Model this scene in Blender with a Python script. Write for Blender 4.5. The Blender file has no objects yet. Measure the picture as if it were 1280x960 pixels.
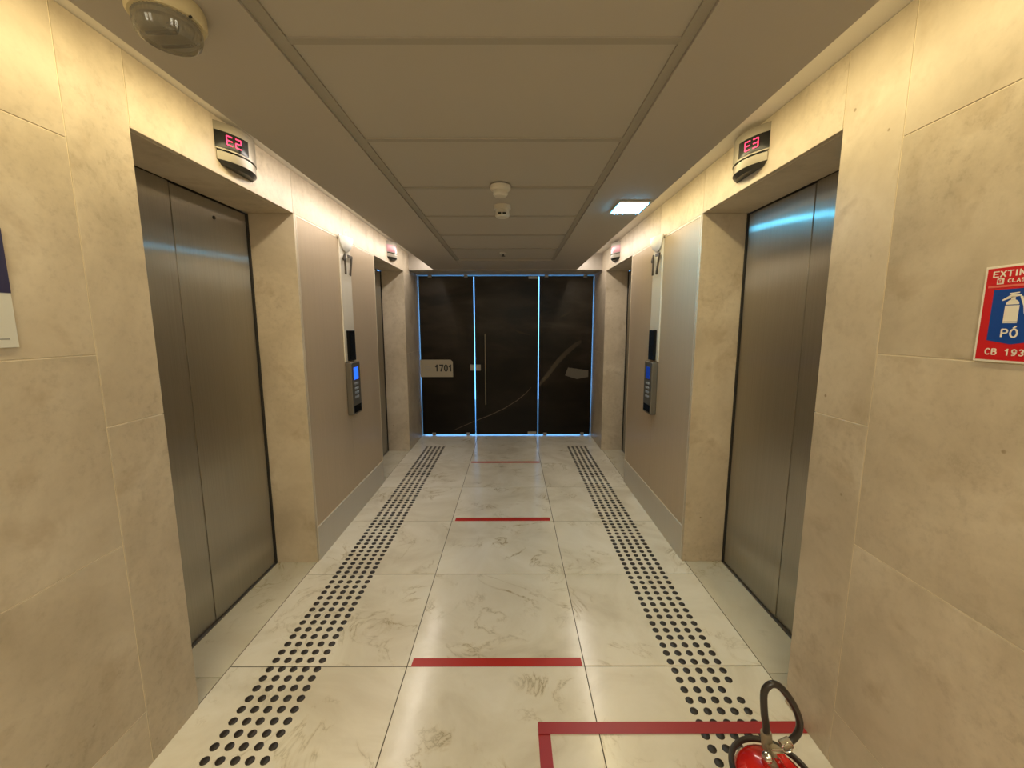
import bpy, bmesh, math, random
from mathutils import Vector, Matrix
random.seed(7)
S = bpy.context.scene
COL = S.collection

# ------------------------------------------------------------------ camera
cam_d = bpy.data.cameras.new('camera')
cam_d.sensor_width = 36.0
cam_d.lens = 511.03 * 36.0 / 1280.0
cam_d.clip_start = 0.02
cam = bpy.data.objects.new('camera', cam_d)
COL.objects.link(cam)
cam.matrix_world = (Matrix.Translation((0, 0, 1.5)) @ Matrix.Rotation(-0.0008, 4, 'Z')
                    @ Matrix.Rotation(math.pi / 2 - 0.1372, 4, 'X') @ Matrix.Rotation(-0.0012, 4, 'Z'))
S.camera = cam

# ------------------------------------------------------------------ world and exposure
w = bpy.data.worlds.new('world'); S.world = w
w.use_nodes = True
w.node_tree.nodes['Background'].inputs[0].default_value = (0.5, 0.5, 0.5, 1)
w.node_tree.nodes['Background'].inputs[1].default_value = 0.02
S.view_settings.view_transform = 'Standard'
S.view_settings.look = 'None'
S.view_settings.gamma = 1.0
S.view_settings.use_curve_mapping = False
S.view_settings.exposure = 0.32

# dimensions read off the photograph (metres, camera at height 1.5)
XL, XR = -1.2518, 1.1028          # wall faces
DL, DR = -1.5208, 1.3665          # lift door planes
OL = [(1.446, 2.457), (3.850, 4.870)]   # lift openings, left wall
OR = [(1.462, 2.465), (3.869, 4.895)]
ZT = 2.150                        # top of openings
ZW = 2.390                        # top of stone cladding
ZC = 2.200                        # ceiling
SL, SR = -0.955, 0.797            # soffit edges beside the coves
TL, TR = -0.590, 0.450            # tiled field
YG = 5.598                        # glass front
YB = -2.6                         # back of the lobby
YC = 5.12                         # end of the coves

# ------------------------------------------------------------------ lamps of the room
def area(name, loc, direction, sx, sy, power, col, spread=180):
    d = bpy.data.lights.new(name, 'AREA')
    d.shape = 'RECTANGLE'; d.size = sx; d.size_y = sy
    d.energy = power; d.color = col
    d.spread = math.radians(spread)
    o = bpy.data.objects.new(name, d); COL.objects.link(o)
    z = -Vector(direction).normalized()
    y = Vector((0, 1, 0)) if abs(z.y) < 0.9 else Vector((0, 0, 1))
    x = y.cross(z).normalized(); y = z.cross(x)
    m = Matrix((x, y, z)).transposed().to_4x4(); m.translation = Vector(loc)
    o.matrix_world = m
    return o
WARM = (1.0, 0.82, 0.44)
WHITE = (1.0, 0.90, 0.80)
def cove_lamps(side):
    e = SL if side < 0 else SR
    x = e + side * 0.055
    if side < 0: segs = [(-2.4, 2.0, WARM, 3.5), (2.05, 5.05, WHITE, 3.7)]
    else:        segs = [(-2.4, 3.5, WARM, 3.2), (3.55, 5.05, WHITE, 3.9)]
    for a, b, c, p in segs:
        area('cove_lamp', (x, (a + b) / 2, 2.350), (side * 0.10, 0, -1), 0.04, b - a, p * (b - a), c)
        area('cove_lamp_upper_side', (x, (a + b) / 2, 2.354), (side * 0.5, 0, 1), 0.03, b - a, p * 0.22 * (b - a), c)
cove_lamps(-1); cove_lamps(1)
# unseen lamp added behind the camera as warm frontal fill
area('lobby_fill_lamp', (-0.07, -0.7, 2.19), (0, 0.25, -1), 1.0, 1.4, 44, (1.0, 0.91, 0.70))

# ------------------------------------------------------------------ materials
def nt(name):
    m = bpy.data.materials.new(name); m.use_nodes = True
    t = m.node_tree; return m, t, t.nodes['Principled BSDF']
def plain(name, col, rough=0.5, metal=0.0, emit=None, es=0.0, bump=0.0, bscale=60, coat=0.0):
    m, t, b = nt(name)
    b.inputs['Base Color'].default_value = (*col, 1)
    b.inputs['Roughness'].default_value = rough
    b.inputs['Metallic'].default_value = metal
    b.inputs['Coat Weight'].default_value = coat
    if emit:
        b.inputs['Emission Color'].default_value = (*emit, 1)
        b.inputs['Emission Strength'].default_value = es
    n = t.nodes.new('ShaderNodeTexNoise'); n.inputs['Scale'].default_value = bscale
    g = t.nodes.new('ShaderNodeNewGeometry')
    t.links.new(g.outputs['Position'], n.inputs['Vector'])
    mr = t.nodes.new('ShaderNodeMapRange')
    mr.inputs['To Min'].default_value = max(0.0, rough - 0.04); mr.inputs['To Max'].default_value = min(1, rough + 0.04)
    t.links.new(n.outputs['Fac'], mr.inputs['Value']); t.links.new(mr.outputs['Result'], b.inputs['Roughness'])
    if bump:
        bp = t.nodes.new('ShaderNodeBump'); bp.inputs['Strength'].default_value = bump; bp.inputs['Distance'].default_value = 0.002
        t.links.new(n.outputs['Fac'], bp.inputs['Height']); t.links.new(bp.outputs['Normal'], b.inputs['Normal'])
    return m
def coords(t, spread=17.0, stretch=(1, 1, 1)):
    g = t.nodes.new('ShaderNodeNewGeometry'); oi = t.nodes.new('ShaderNodeObjectInfo')
    mu = t.nodes.new('ShaderNodeVectorMath'); mu.operation = 'MULTIPLY_ADD'
    cb = t.nodes.new('ShaderNodeCombineXYZ')
    ml = t.nodes.new('ShaderNodeMath'); ml.operation = 'MULTIPLY'; ml.inputs[1].default_value = spread
    t.links.new(oi.outputs['Random'], ml.inputs[0])
    for i in range(3): t.links.new(ml.outputs[0], cb.inputs[i])
    mu.inputs[1].default_value = stretch
    t.links.new(g.outputs['Position'], mu.inputs[0]); t.links.new(cb.outputs[0], mu.inputs[2])
    return mu.outputs[0], oi.outputs['Random']
def ramp(t, src, stops):
    r = t.nodes.new('ShaderNodeValToRGB')
    while len(r.color_ramp.elements) < len(stops): r.color_ramp.elements.new(0.5)
    for e, (p, c) in zip(r.color_ramp.elements, stops):
        e.position = p; e.color = (*c, 1) if len(c) == 3 else c
    t.links.new(src, r.inputs['Fac']); return r.outputs['Color']
def noise(t, vec, scale, detail=4, rough=0.55, dist=0.0):
    n = t.nodes.new('ShaderNodeTexNoise'); n.inputs['Scale'].default_value = scale
    n.inputs['Detail'].default_value = detail; n.inputs['Roughness'].default_value = rough
    n.inputs['Distortion'].default_value = dist
    t.links.new(vec, n.inputs['Vector']); return n.outputs['Fac']
def mix(t, a, b, fac, mode='MIX'):
    m = t.nodes.new('ShaderNodeMix'); m.data_type = 'RGBA'; m.blend_type = mode
    for s, v in ((6, a), (7, b)):
        if isinstance(v, tuple): m.inputs[s].default_value = (*v, 1)
        else: t.links.new(v, m.inputs[s])
    if isinstance(fac, float): m.inputs[0].default_value = fac
    else: t.links.new(fac, m.inputs[0])
    return m.outputs[2]

def limestone():
    m, t, b = nt('cream_limestone')
    v, rnd = coords(t)
    c = ramp(t, noise(t, v, 3.0, 6, 0.6, 0.4), [(0.30, (0.455, 0.385, 0.285)), (0.5, (0.56, 0.48, 0.365)), (0.70, (0.645, 0.565, 0.445))])
    fine = ramp(t, noise(t, v, 34, 6, 0.7), [(0.34, (0.72, 0.69, 0.65)), (0.47, (0.96, 0.95, 0.94)), (0.66, (1.08, 1.07, 1.05))])
    patch = ramp(t, noise(t, v, 1.7, 3), [(0.40, (0.12, 0.12, 0.12)), (0.66, (0.62, 0.62, 0.62))])
    c = mix(t, c, fine, patch, 'MULTIPLY')
    blot = ramp(t, noise(t, v, 6, 4, 0.6, 0.3), [(0.56, (1, 1, 1)), (0.70, (0.80, 0.76, 0.70))])
    c = mix(t, c, blot, 0.8, 'MULTIPLY')
    vo = t.nodes.new('ShaderNodeTexVoronoi'); vo.inputs['Scale'].default_value = 9.0
    t.links.new(v, vo.inputs['Vector'])
    pit = ramp(t, vo.outputs['Distance'], [(0.035, (0.55, 0.48, 0.38)), (0.06, (1, 1, 1))])
    sel = ramp(t, noise(t, v, 2.3, 2), [(0.5, (0, 0, 0)), (0.56, (1, 1, 1))])
    c = mix(t, c, mix(t, c, pit, 1.0, 'MULTIPLY'), sel)
    h = t.nodes.new('ShaderNodeHueSaturation'); t.links.new(c, h.inputs['Color'])
    mr = t.nodes.new('ShaderNodeMapRange'); mr.inputs['To Min'].default_value = 0.95; mr.inputs['To Max'].default_value = 1.05
    t.links.new(rnd, mr.inputs['Value']); t.links.new(mr.outputs[0], h.inputs['Value'])
    t.links.new(h.outputs[0], b.inputs['Base Color'])
    b.inputs['Roughness'].default_value = 0.42
    bp = t.nodes.new('ShaderNodeBump'); bp.inputs['Strength'].default_value = 0.10; bp.inputs['Distance'].default_value = 0.003
    t.links.new(noise(t, v, 40, 4), bp.inputs['Height']); t.links.new(bp.outputs[0], b.inputs['Normal'])
    return m
def marble(name, base, lite, dark, rough=0.13):
    m, t, b = nt(name)
    v, rnd = coords(t)
    c = ramp(t, noise(t, v, 2.2, 6, 0.6, 0.8), [(0.3, dark), (0.5, base), (0.7, lite)])
    n1 = noise(t, v, 2.6, 8, 0.62, 1.6)
    a = t.nodes.new('ShaderNodeMath'); a.operation = 'SUBTRACT'; a.inputs[1].default_value = 0.5
    ab = t.nodes.new('ShaderNodeMath'); ab.operation = 'ABSOLUTE'
    t.links.new(n1, a.inputs[0]); t.links.new(a.outputs[0], ab.inputs[0])
    vein = ramp(t, ab.outputs[0], [(0.0, (0.46, 0.42, 0.32)), (0.010, (0.86, 0.82, 0.74)), (0.040, (1, 1, 1))])
    msk = ramp(t, noise(t, v, 3.1, 3), [(0.5, (0, 0, 0)), (0.68, (1, 1, 1))])
    c = mix(t, c, mix(t, c, vein, 1.0, 'MULTIPLY'), msk)
    sp = ramp(t, noise(t, v, 14, 6, 0.7, 0.6), [(0.66, (1, 1, 1)), (0.76, (0.80, 0.73, 0.60))])
    c = mix(t, c, sp, 0.7, 'MULTIPLY')
    t.links.new(c, b.inputs['Base Color'])
    rr = t.nodes.new('ShaderNodeMapRange'); rr.inputs['To Min'].default_value = rough; rr.inputs['To Max'].default_value = rough + 0.10
    t.links.new(noise(t, v, 6, 4), rr.inputs['Value']); t.links.new(rr.outputs[0], b.inputs['Roughness'])
    return m
def brushed(name, col, rough, aniso, metal=1.0, rot=0.0, streak=0.06, tint=None):
    m, t, b = nt(name)
    v, rnd = coords(t, 5.0, (220, 220, 1.2))
    n = noise(t, v, 1.0, 3, 0.6)
    lo = tuple(x * (1 - streak) for x in col); hi = tuple(x * (1 + streak) for x in col)
    t.links.new(ramp(t, n, [(0.3, lo), (0.7, hi)]), b.inputs['Base Color'])
    b.inputs['Metallic'].default_value = metal
    b.inputs['Roughness'].default_value = rough
    b.inputs['Anisotropic'].default_value = aniso
    b.inputs['Anisotropic Rotation'].default_value = rot
    tg = t.nodes.new('ShaderNodeTangent'); tg.direction_type = 'RADIAL'; tg.axis = 'Z'
    t.links.new(tg.outputs[0], b.inputs['Tangent'])
    return m

def lift_steel():
    """cross-brushed stainless: a broad lobe plus one drawn out sideways by the vertical grain"""
    m = brushed('brushed_stainless_steel', (0.46, 0.435, 0.39), 0.40, 0.9, rot=0.0)
    t = m.node_tree; b = t.nodes['Principled BSDF']; out = t.nodes['Material Output']
    g = t.nodes.new('ShaderNodeBsdfAnisotropic'); g.distribution = 'GGX'
    g.inputs['Color'].default_value = (0.48, 0.455, 0.41, 1)
    g.inputs['Roughness'].default_value = 0.25; g.inputs['Anisotropy'].default_value = -0.88
    g.inputs['Rotation'].default_value = 0.0
    t.links.new(b.inputs['Tangent'].links[0].from_socket, g.inputs['Tangent'])
    mx = t.nodes.new('ShaderNodeMixShader'); mx.inputs[0].default_value = 0.45
    t.links.new(b.outputs[0], mx.inputs[1]); t.links.new(g.outputs[0], mx.inputs[2]); t.links.new(mx.outputs[0], out.inputs['Surface'])
    return m
M = {}
M['stone'] = limestone()
M['grout'] = plain('pale_grout', (0.82, 0.73, 0.55), 0.7)
M['floor_grout'] = plain('dark_floor_joint', (0.055, 0.045, 0.03), 0.8)
M['marble'] = marble('polished_cream_marble', (0.75, 0.71, 0.60), (0.83, 0.80, 0.71), (0.63, 0.58, 0.47))
M['threshold'] = marble('threshold_marble', (0.60, 0.56, 0.44), (0.66, 0.62, 0.50), (0.54, 0.49, 0.37), 0.2)
M['steel'] = lift_steel()
M['laminate'] = brushed('champagne_brushed_panel', (0.57, 0.46, 0.33), 0.38, 0.8, 0.25, 0.0, 0.05)
M['strip_steel'] = brushed('satin_steel_strip', (0.74, 0.69, 0.58), 0.38, 0.6, 0.08, 0.0, 0.03)
M['base_metal'] = brushed('satin_base_plate', (0.62, 0.58, 0.51), 0.42, 0.5, 0.15, 0.0, 0.03)
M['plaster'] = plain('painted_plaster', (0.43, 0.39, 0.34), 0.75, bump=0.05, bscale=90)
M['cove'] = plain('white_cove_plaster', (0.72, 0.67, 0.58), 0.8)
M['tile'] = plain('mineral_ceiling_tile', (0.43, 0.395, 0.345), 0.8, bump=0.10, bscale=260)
M['grid'] = plain('ceiling_grid_metal', (0.33, 0.30, 0.25), 0.6)
M['dark'] = plain('dark_gap', (0.02, 0.018, 0.015), 0.7)
M['sill'] = plain('grooved_sill_metal', (0.22, 0.21, 0.20), 0.4, 0.9)
M['trim'] = plain('pale_edge_trim', (0.72, 0.66, 0.56), 0.35, 0.5)
M['stud'] = plain('black_rubber_stud', (0.018, 0.013, 0.010), 0.45)
M['tape'] = plain('red_floor_tape', (0.46, 0.022, 0.012), 0.4)
M['tape_wine'] = plain('wine_red_floor_tape', (0.36, 0.028, 0.030), 0.4)
M['white_plastic'] = plain('white_plastic', (0.62, 0.58, 0.50), 0.35)
M['warm_plastic'] = plain('ivory_plastic', (0.62, 0.54, 0.34), 0.4)
M['lantern'] = plain('milky_lens', (0.85, 0.83, 0.78), 0.25, emit=(1, 0.93, 0.82), es=0.12)
M['grey_plastic'] = plain('grey_metal_paint', (0.25, 0.225, 0.18), 0.38, 0.4)
M['pad_metal'] = plain('keypad_grey_metal', (0.15, 0.135, 0.11), 0.40, 0.3)
M['grey_dark'] = plain('dark_grey_metal', (0.07, 0.065, 0.055), 0.38, 0.5)
M['black_gloss'] = plain('black_gloss', (0.010, 0.010, 0.010), 0.16)
M['black_gloss'].node_tree.nodes['Principled BSDF'].inputs['IOR'].default_value = 1.22
M['led_red'] = plain('red_led', (0.3, 0.0, 0.03), 0.4, emit=(1.0, 0.02, 0.12), es=1.9)
M['led_dim'] = plain('faded_red_display', (0.30, 0.14, 0.15), 0.25, emit=(1.0, 0.25, 0.35), es=0.18)
M['screen_blue'] = plain('blue_lit_screen', (0.0, 0.03, 0.3), 0.3, emit=(0.02, 0.12, 1.0), es=1.3)
M['screen_navy'] = plain('dark_blue_screen', (0.0, 0.02, 0.15), 0.25, emit=(0.02, 0.08, 0.6), es=0.22)
M['key'] = plain('grey_key', (0.30, 0.33, 0.38), 0.35, 0.2)
M['digit'] = plain('dark_bronze_digit', (0.10, 0.085, 0.065), 0.35, 0.7)
M['lamp'] = plain('cold_led_diffuser', (0.9, 0.9, 0.9), 0.4, emit=(0.10, 0.60, 1.0), es=36.0)
M['lamp_frame'] = plain('lamp_frame_white', (0.6, 0.62, 0.62), 0.4)
M['red_paint'] = plain('red_enamel', (0.52, 0.012, 0.008), 0.16, coat=0.6)
M['rubber'] = plain('black_rubber_hose', (0.022, 0.017, 0.015), 0.35)
M['brass'] = plain('dull_brass', (0.34, 0.29, 0.21), 0.5, 0.7)
M['chrome'] = plain('chrome', (0.7, 0.68, 0.64), 0.15, 1.0)
M['sign_red'] = plain('sign_red', (0.58, 0.008, 0.012), 0.35)
M['sign_blue'] = plain('sign_blue', (0.0, 0.055, 0.33), 0.35)
M['sign_white'] = plain('sign_white', (0.80, 0.76, 0.68), 0.35)
M['sign_pink'] = plain('sign_faded_pink', (0.72, 0.16, 0.12), 0.35)
M['poster_navy'] = plain('poster_navy', (0.030, 0.022, 0.075), 0.35)
M['poster_white'] = plain('poster_white', (0.66, 0.66, 0.62), 0.4)
M['poster_grey'] = plain('poster_grey_print', (0.25, 0.25, 0.24), 0.4)
M['plaque'] = plain('beige_plaque', (0.33, 0.28, 0.20), 0.4)
M['ink'] = plain('black_ink', (0.01, 0.01, 0.01), 0.4)
M['clamp'] = plain('patch_fitting_steel', (0.30, 0.29, 0.27), 0.35, 0.8)
M['handle'] = plain('handle_steel', (0.40, 0.36, 0.28), 0.3, 0.9)
M['office'] = plain('office_plaster', (0.7, 0.75, 0.8), 0.7)
M['office_window'] = plain('daylit_window', (0.6, 0.8, 1.0), 0.5, emit=(0.16, 0.50, 1.0), es=2.2)
M['clear'] = plain('ribbed_clear_plastic', (0.62, 0.58, 0.48), 0.15)
M['clear'].node_tree.nodes['Principled BSDF'].inputs['Transmission Weight'].default_value = 0.75
M['reflector'] = plain('lamp_reflector', (0.45, 0.42, 0.36), 0.3, 0.6)
def film():
    """dark printed film: a dim landscape, sky streaks above, near-black land below"""
    m, t, b = nt('dark_printed_film')
    g = t.nodes.new('ShaderNodeNewGeometry')
    mp = t.nodes.new('ShaderNodeMapping'); mp.inputs['Scale'].default_value = (0.7, 1, 2.2)
    mp.inputs['Rotation'].default_value = (0, 0.22, 0)
    t.links.new(g.outputs['Position'], mp.inputs['Vector'])
    c = ramp(t, noise(t, mp.outputs[0], 1.7, 5, 0.5, 0.5), [(0.34, (0.012, 0.009, 0.006)), (0.5, (0.030, 0.022, 0.014)), (0.68, (0.058, 0.046, 0.033))])
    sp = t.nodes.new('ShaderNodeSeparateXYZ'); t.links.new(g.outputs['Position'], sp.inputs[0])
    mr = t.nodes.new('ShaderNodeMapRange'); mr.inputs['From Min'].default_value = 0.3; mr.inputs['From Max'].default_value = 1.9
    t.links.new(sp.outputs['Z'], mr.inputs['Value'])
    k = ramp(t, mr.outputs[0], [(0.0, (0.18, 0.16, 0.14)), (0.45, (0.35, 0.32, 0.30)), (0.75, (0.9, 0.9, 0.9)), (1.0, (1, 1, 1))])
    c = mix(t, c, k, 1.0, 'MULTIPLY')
    t.links.new(c, b.inputs['Base Color'])
    b.inputs['Roughness'].default_value = 0.32; b.inputs['IOR'].default_value = 1.30
    return m
M['film'] = film()
M['film_road'] = plain('faint_road_print', (0.045, 0.036, 0.026), 0.12)
M['film_line'] = plain('pale_line_print', (0.13, 0.10, 0.075), 0.15)
M['film_pale'] = plain('pale_patch_tone', (0.11, 0.095, 0.075), 0.3)

# ------------------------------------------------------------------ building helpers
WL = {}
def wloc(o): return WL.get(o.name, Vector((0, 0, 0))) if o else Vector((0, 0, 0))
def props(o, label=None, cat=None, group=None, kind=None):
    if label: o['label'] = label
    if cat: o['category'] = cat
    if group: o['group'] = group
    if kind: o['kind'] = kind
    return o
def empty(name, loc=(0, 0, 0), parent=None, **k):
    o = bpy.data.objects.new(name, None); COL.objects.link(o)
    o.empty_display_size = 0.05
    WL[o.name] = Vector(loc)
    o.location = Vector(loc) - wloc(parent); o.parent = parent
    return props(o, **k)
def place(name, me, loc, parent=None, **k):
    o = bpy.data.objects.new(name, me); COL.objects.link(o)
    WL[o.name] = Vector(loc)
    o.location = Vector(loc) - wloc(parent); o.parent = parent
    return props(o, **k)
def done(name, bm, mat, parent=None, smooth=False, **k):
    """world-space bmesh -> object whose origin is its own centre"""
    lo = Vector((1e9,) * 3); hi = -lo
    for v in bm.verts:
        for i in range(3): lo[i] = min(lo[i], v.co[i]); hi[i] = max(hi[i], v.co[i])
    c = Vector(((lo.x + hi.x) / 2, (lo.y + hi.y) / 2, lo.z if not parent else (lo.z + hi.z) / 2))
    for v in bm.verts: v.co -= c
    bmesh.ops.recalc_face_normals(bm, faces=bm.faces)
    me = bpy.data.meshes.new(name); bm.to_mesh(me); bm.free()
    me.materials.append(M[mat])
    if smooth:
        for p in me.polygons: p.use_smooth = True
        me.set_sharp_from_angle(angle=math.radians(35))
    return place(name, me, c, parent, **k)
def bxm(bm, x0, x1, y0, y1, z0, z1, bev=0.0, seg=1):
    r = bmesh.ops.create_cube(bm, size=1.0)
    vs = r['verts']
    for v in vs:
        v.co = Vector(((x0 + x1) / 2 + v.co.x * abs(x1 - x0), (y0 + y1) / 2 + v.co.y * abs(y1 - y0), (z0 + z1) / 2 + v.co.z * abs(z1 - z0)))
    if bev:
        es = {e for v in vs for e in v.link_edges}
        bmesh.ops.bevel(bm, geom=list(es), offset=bev, segments=seg, affect='EDGES', profile=0.5)
def box(name, x0, x1, y0, y1, z0, z1, mat, parent=None, bev=0.0, seg=1, **k):
    bm = bmesh.new(); bxm(bm, x0, x1, y0, y1, z0, z1, bev, seg)
    return done(name, bm, mat, parent, **k)
def prism(bm, pts, n, d):
    """closed outline (3-D points) thickened by vector n*d"""
    n = Vector(n) * d
    a = [bm.verts.new(Vector(p)) for p in pts]; b = [bm.verts.new(Vector(p) + n) for p in pts]
    bm.faces.new(a); bm.faces.new(b[::-1])
    for i in range(len(pts)):
        j = (i + 1) % len(pts); bm.faces.new((a[i], b[i], b[j], a[j]))
def lathe(bm, prof, c, axis='Z', n=40):
    """profile [(r, h)] turned about an axis through c"""
    rings = []
    for r, h in prof:
        ring = []
        for i in range(n):
            a = 2 * math.pi * i / n
            if axis == 'Z': p = Vector((r * math.cos(a), r * math.sin(a), h))
            elif axis == 'X': p = Vector((h, r * math.cos(a), r * math.sin(a)))
            else: p = Vector((r * math.cos(a), h, r * math.sin(a)))
            ring.append(bm.verts.new(Vector(c) + p))
        rings.append(ring)
    for a, b in zip(rings, rings[1:]):
        for i in range(n):
            j = (i + 1) % n; bm.faces.new((a[i], a[j], b[j], b[i]))
    bm.faces.new(rings[0]); bm.faces.new(rings[-1][::-1])
def tube(bm, pts, r, n=14, smoothn=8):
    P = [Vector(p) for p in pts]
    if smoothn > 1:
        Q = []
        for i in range(len(P) - 1):
            p0 = P[max(i - 1, 0)]; p1 = P[i]; p2 = P[i + 1]; p3 = P[min(i + 2, len(P) - 1)]
            for k in range(smoothn):
                t = k / smoothn
                Q.append(0.5 * ((2 * p1) + (p2 - p0) * t + (2 * p0 - 5 * p1 + 4 * p2 - p3) * t * t + (3 * p1 - p0 - 3 * p2 + p3) * t ** 3))
        Q.append(P[-1]); P = Q
    rings = []; u = None
    for i, p in enumerate(P):
        d = (P[min(i + 1, len(P) - 1)] - P[max(i - 1, 0)]).normalized()
        if u is None: u = d.orthogonal().normalized()
        u = (u - d * u.dot(d)).normalized(); v = d.cross(u)
        rings.append([bm.verts.new(p + (u * math.cos(2 * math.pi * k / n) + v * math.sin(2 * math.pi * k / n)) * r) for k in range(n)])
    for a, b in zip(rings, rings[1:]):
        for i in range(n):
            j = (i + 1) % n; bm.faces.new((a[i], a[j], b[j], b[i]))
    bm.faces.new(rings[0]); bm.faces.new(rings[-1][::-1])
def ring(cx, cy, rx, ry, a0=0, a1=360, n=14):
    return [(cx + rx * math.cos(math.radians(a0 + (a1 - a0) * i / n)), cy + ry * math.sin(math.radians(a0 + (a1 - a0) * i / n))) for i in range(n + 1)]
GL = {  # stroke letters in a box 0.6 wide, 1 high (stroke centre lines)
 'E': [[(0.6, 1), (0, 1), (0, 0), (0.6, 0)], [(0, 0.52), (0.5, 0.52)]],
 'X': [[(0, 0), (0.6, 1)], [(0, 1), (0.6, 0)]],
 'T': [[(0, 1), (0.62, 1)], [(0.31, 1), (0.31, 0)]],
 'I': [[(0.3, 0), (0.3, 1)]],
 'N': [[(0, 0), (0, 1), (0.6, 0), (0.6, 1)]],
 'O': [ring(0.32, 0.5, 0.34, 0.52)],
 'R': [[(0, 0), (0, 1), (0.36, 1)] + ring(0.36, 0.76, 0.22, 0.24, 90, -90, 6) + [(0, 0.52)], [(0.3, 0.52), (0.6, 0)]],
 'C': [ring(0.34, 0.5, 0.34, 0.52, 50, 310, 12)],
 'L': [[(0, 1), (0, 0), (0.52, 0)]],
 'A': [[(0, 0), (0.31, 1), (0.62, 0)], [(0.12, 0.3), (0.5, 0.3)]],
 'S': [ring(0.3, 0.76, 0.27, 0.25, 30, 270, 8) + ring(0.3, 0.25, 0.28, 0.26, 90, -150, 8)],
 'B': [[(0, 0), (0, 1), (0.34, 1)] + ring(0.34, 0.77, 0.2, 0.23, 90, -90, 6) + [(0, 0.54)], [(0.3, 0.54)] + ring(0.36, 0.27, 0.24, 0.27, 90, -90, 6) + [(0, 0)]],
 'P': [[(0, 0), (0, 1), (0.36, 1)] + ring(0.36, 0.75, 0.22, 0.25, 90, -90, 6) + [(0, 0.5)]],
 '1': [[(0.08, 0.76), (0.32, 1), (0.32, 0)]],
 '7': [[(0, 1), (0.58, 1), (0.2, 0)]],
 '0': [ring(0.3, 0.5, 0.29, 0.52)],
 '9': [ring(0.3, 0.70, 0.27, 0.30), [(0.57, 0.70), (0.52, 0.3), (0.36, 0.05), (0.1, 0)]],
 '3': [ring(0.27, 0.76, 0.25, 0.25, 150, -90, 8), ring(0.27, 0.26, 0.28, 0.27, 90, -150, 8)],
}
GL['Ó'] = GL['O'] + [[(0.26, 1.18), (0.42, 1.34)]]
ADV = {'I': 0.30, ' ': 0.55}
def text(name, body, centre, R, U, height, width, mat, parent, depth=0.0006, bold=0.0, th=0.19, **k):
    R = Vector(R); U = Vector(U); N = R.cross(U); c = Vector(centre)
    total = sum(ADV.get(ch, 0.62) + 0.30 for ch in body) - 0.30
    sx = (width) / total; sy = height / (1 + th)
    hx = th / 2
    bm = bmesh.new(); x = 0.0; cnt = 0
    def P(u, v, d): return R * ((u - total / 2) * sx) + U * ((v - 0.5) * sy) + N * d
    for ch in body:
        for line in GL.get(ch, []):
            for (u0, v0), (u1, v1) in zip(line, line[1:]):
                dx, dy = u1 - u0, v1 - v0; L = math.hypot(dx, dy)
                if L < 1e-6: continue
                dx, dy = dx / L * hx, dy / L * hx
                e = 0.9 if len(line) < 5 else 0.3
                off = -0.15 if ch == 'I' else 0
                q = [(u0 - dx * e - dy, v0 - dy * e + dx), (u0 - dx * e + dy, v0 - dy * e - dx), (u1 + dx * e + dy, v1 + dy * e - dx), (u1 + dx * e - dy, v1 + dy * e + dx)]
                z = cnt % 7 * 0.000004; cnt += 1
                a = [bm.verts.new(P(x + off + p[0], p[1], z)) for p in q]; b = [bm.verts.new(P(x + off + p[0], p[1], depth + z)) for p in q]
                bm.faces.new(a); bm.faces.new(b[::-1])
                for i in range(4):
                    j = (i + 1) % 4; bm.faces.new((a[i], b[i], b[j], a[j]))
        x += ADV.get(ch, 0.62) + 0.30
    bmesh.ops.recalc_face_normals(bm, faces=bm.faces)
    me = bpy.data.meshes.new(name); bm.to_mesh(me); bm.free(); me.materials.append(M[mat])
    return place(name, me, c, parent, **k)

# ------------------------------------------------------------------ floor
floor = empty('floor', (0, 0, 0), kind='structure', label='polished cream marble floor laid in large rectangular tiles')
box('screed', -1.60, 1.45, YB, 5.80, -0.06, -0.0025, 'floor_grout', floor, kind='structure')
XJ = [-1.2602, -0.4698, 0.3249, 1.1207]
YJ = [1.6392 + 0.69 * k for k in range(-6, 7)]
for i in range(3):
    for j in range(len(YJ) - 1):
        y1 = min(YJ[j + 1], 5.78)
        g = 0.0018
        box('floor_tile', XJ[i] + g, XJ[i + 1] - g, YJ[j] + 0.0028, y1 - 0.0028, -0.012, 0.0, 'marble', floor, bev=0.0007)
for (xa, xb, ops) in ((-1.521, -1.2602, OL), (1.1207, 1.367, OR)):
    for (a, b) in ops:
        m = a + 0.135
        box('threshold_slab', xa + 0.002, xb - 0.002, a - 0.06, m - 0.0015, -0.012, 0.0, 'threshold', floor, bev=0.0007)
        box('threshold_slab', xa + 0.002, xb - 0.002, m + 0.0015, b + 0.02, -0.012, 0.0, 'threshold', floor, bev=0.0007)

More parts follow.
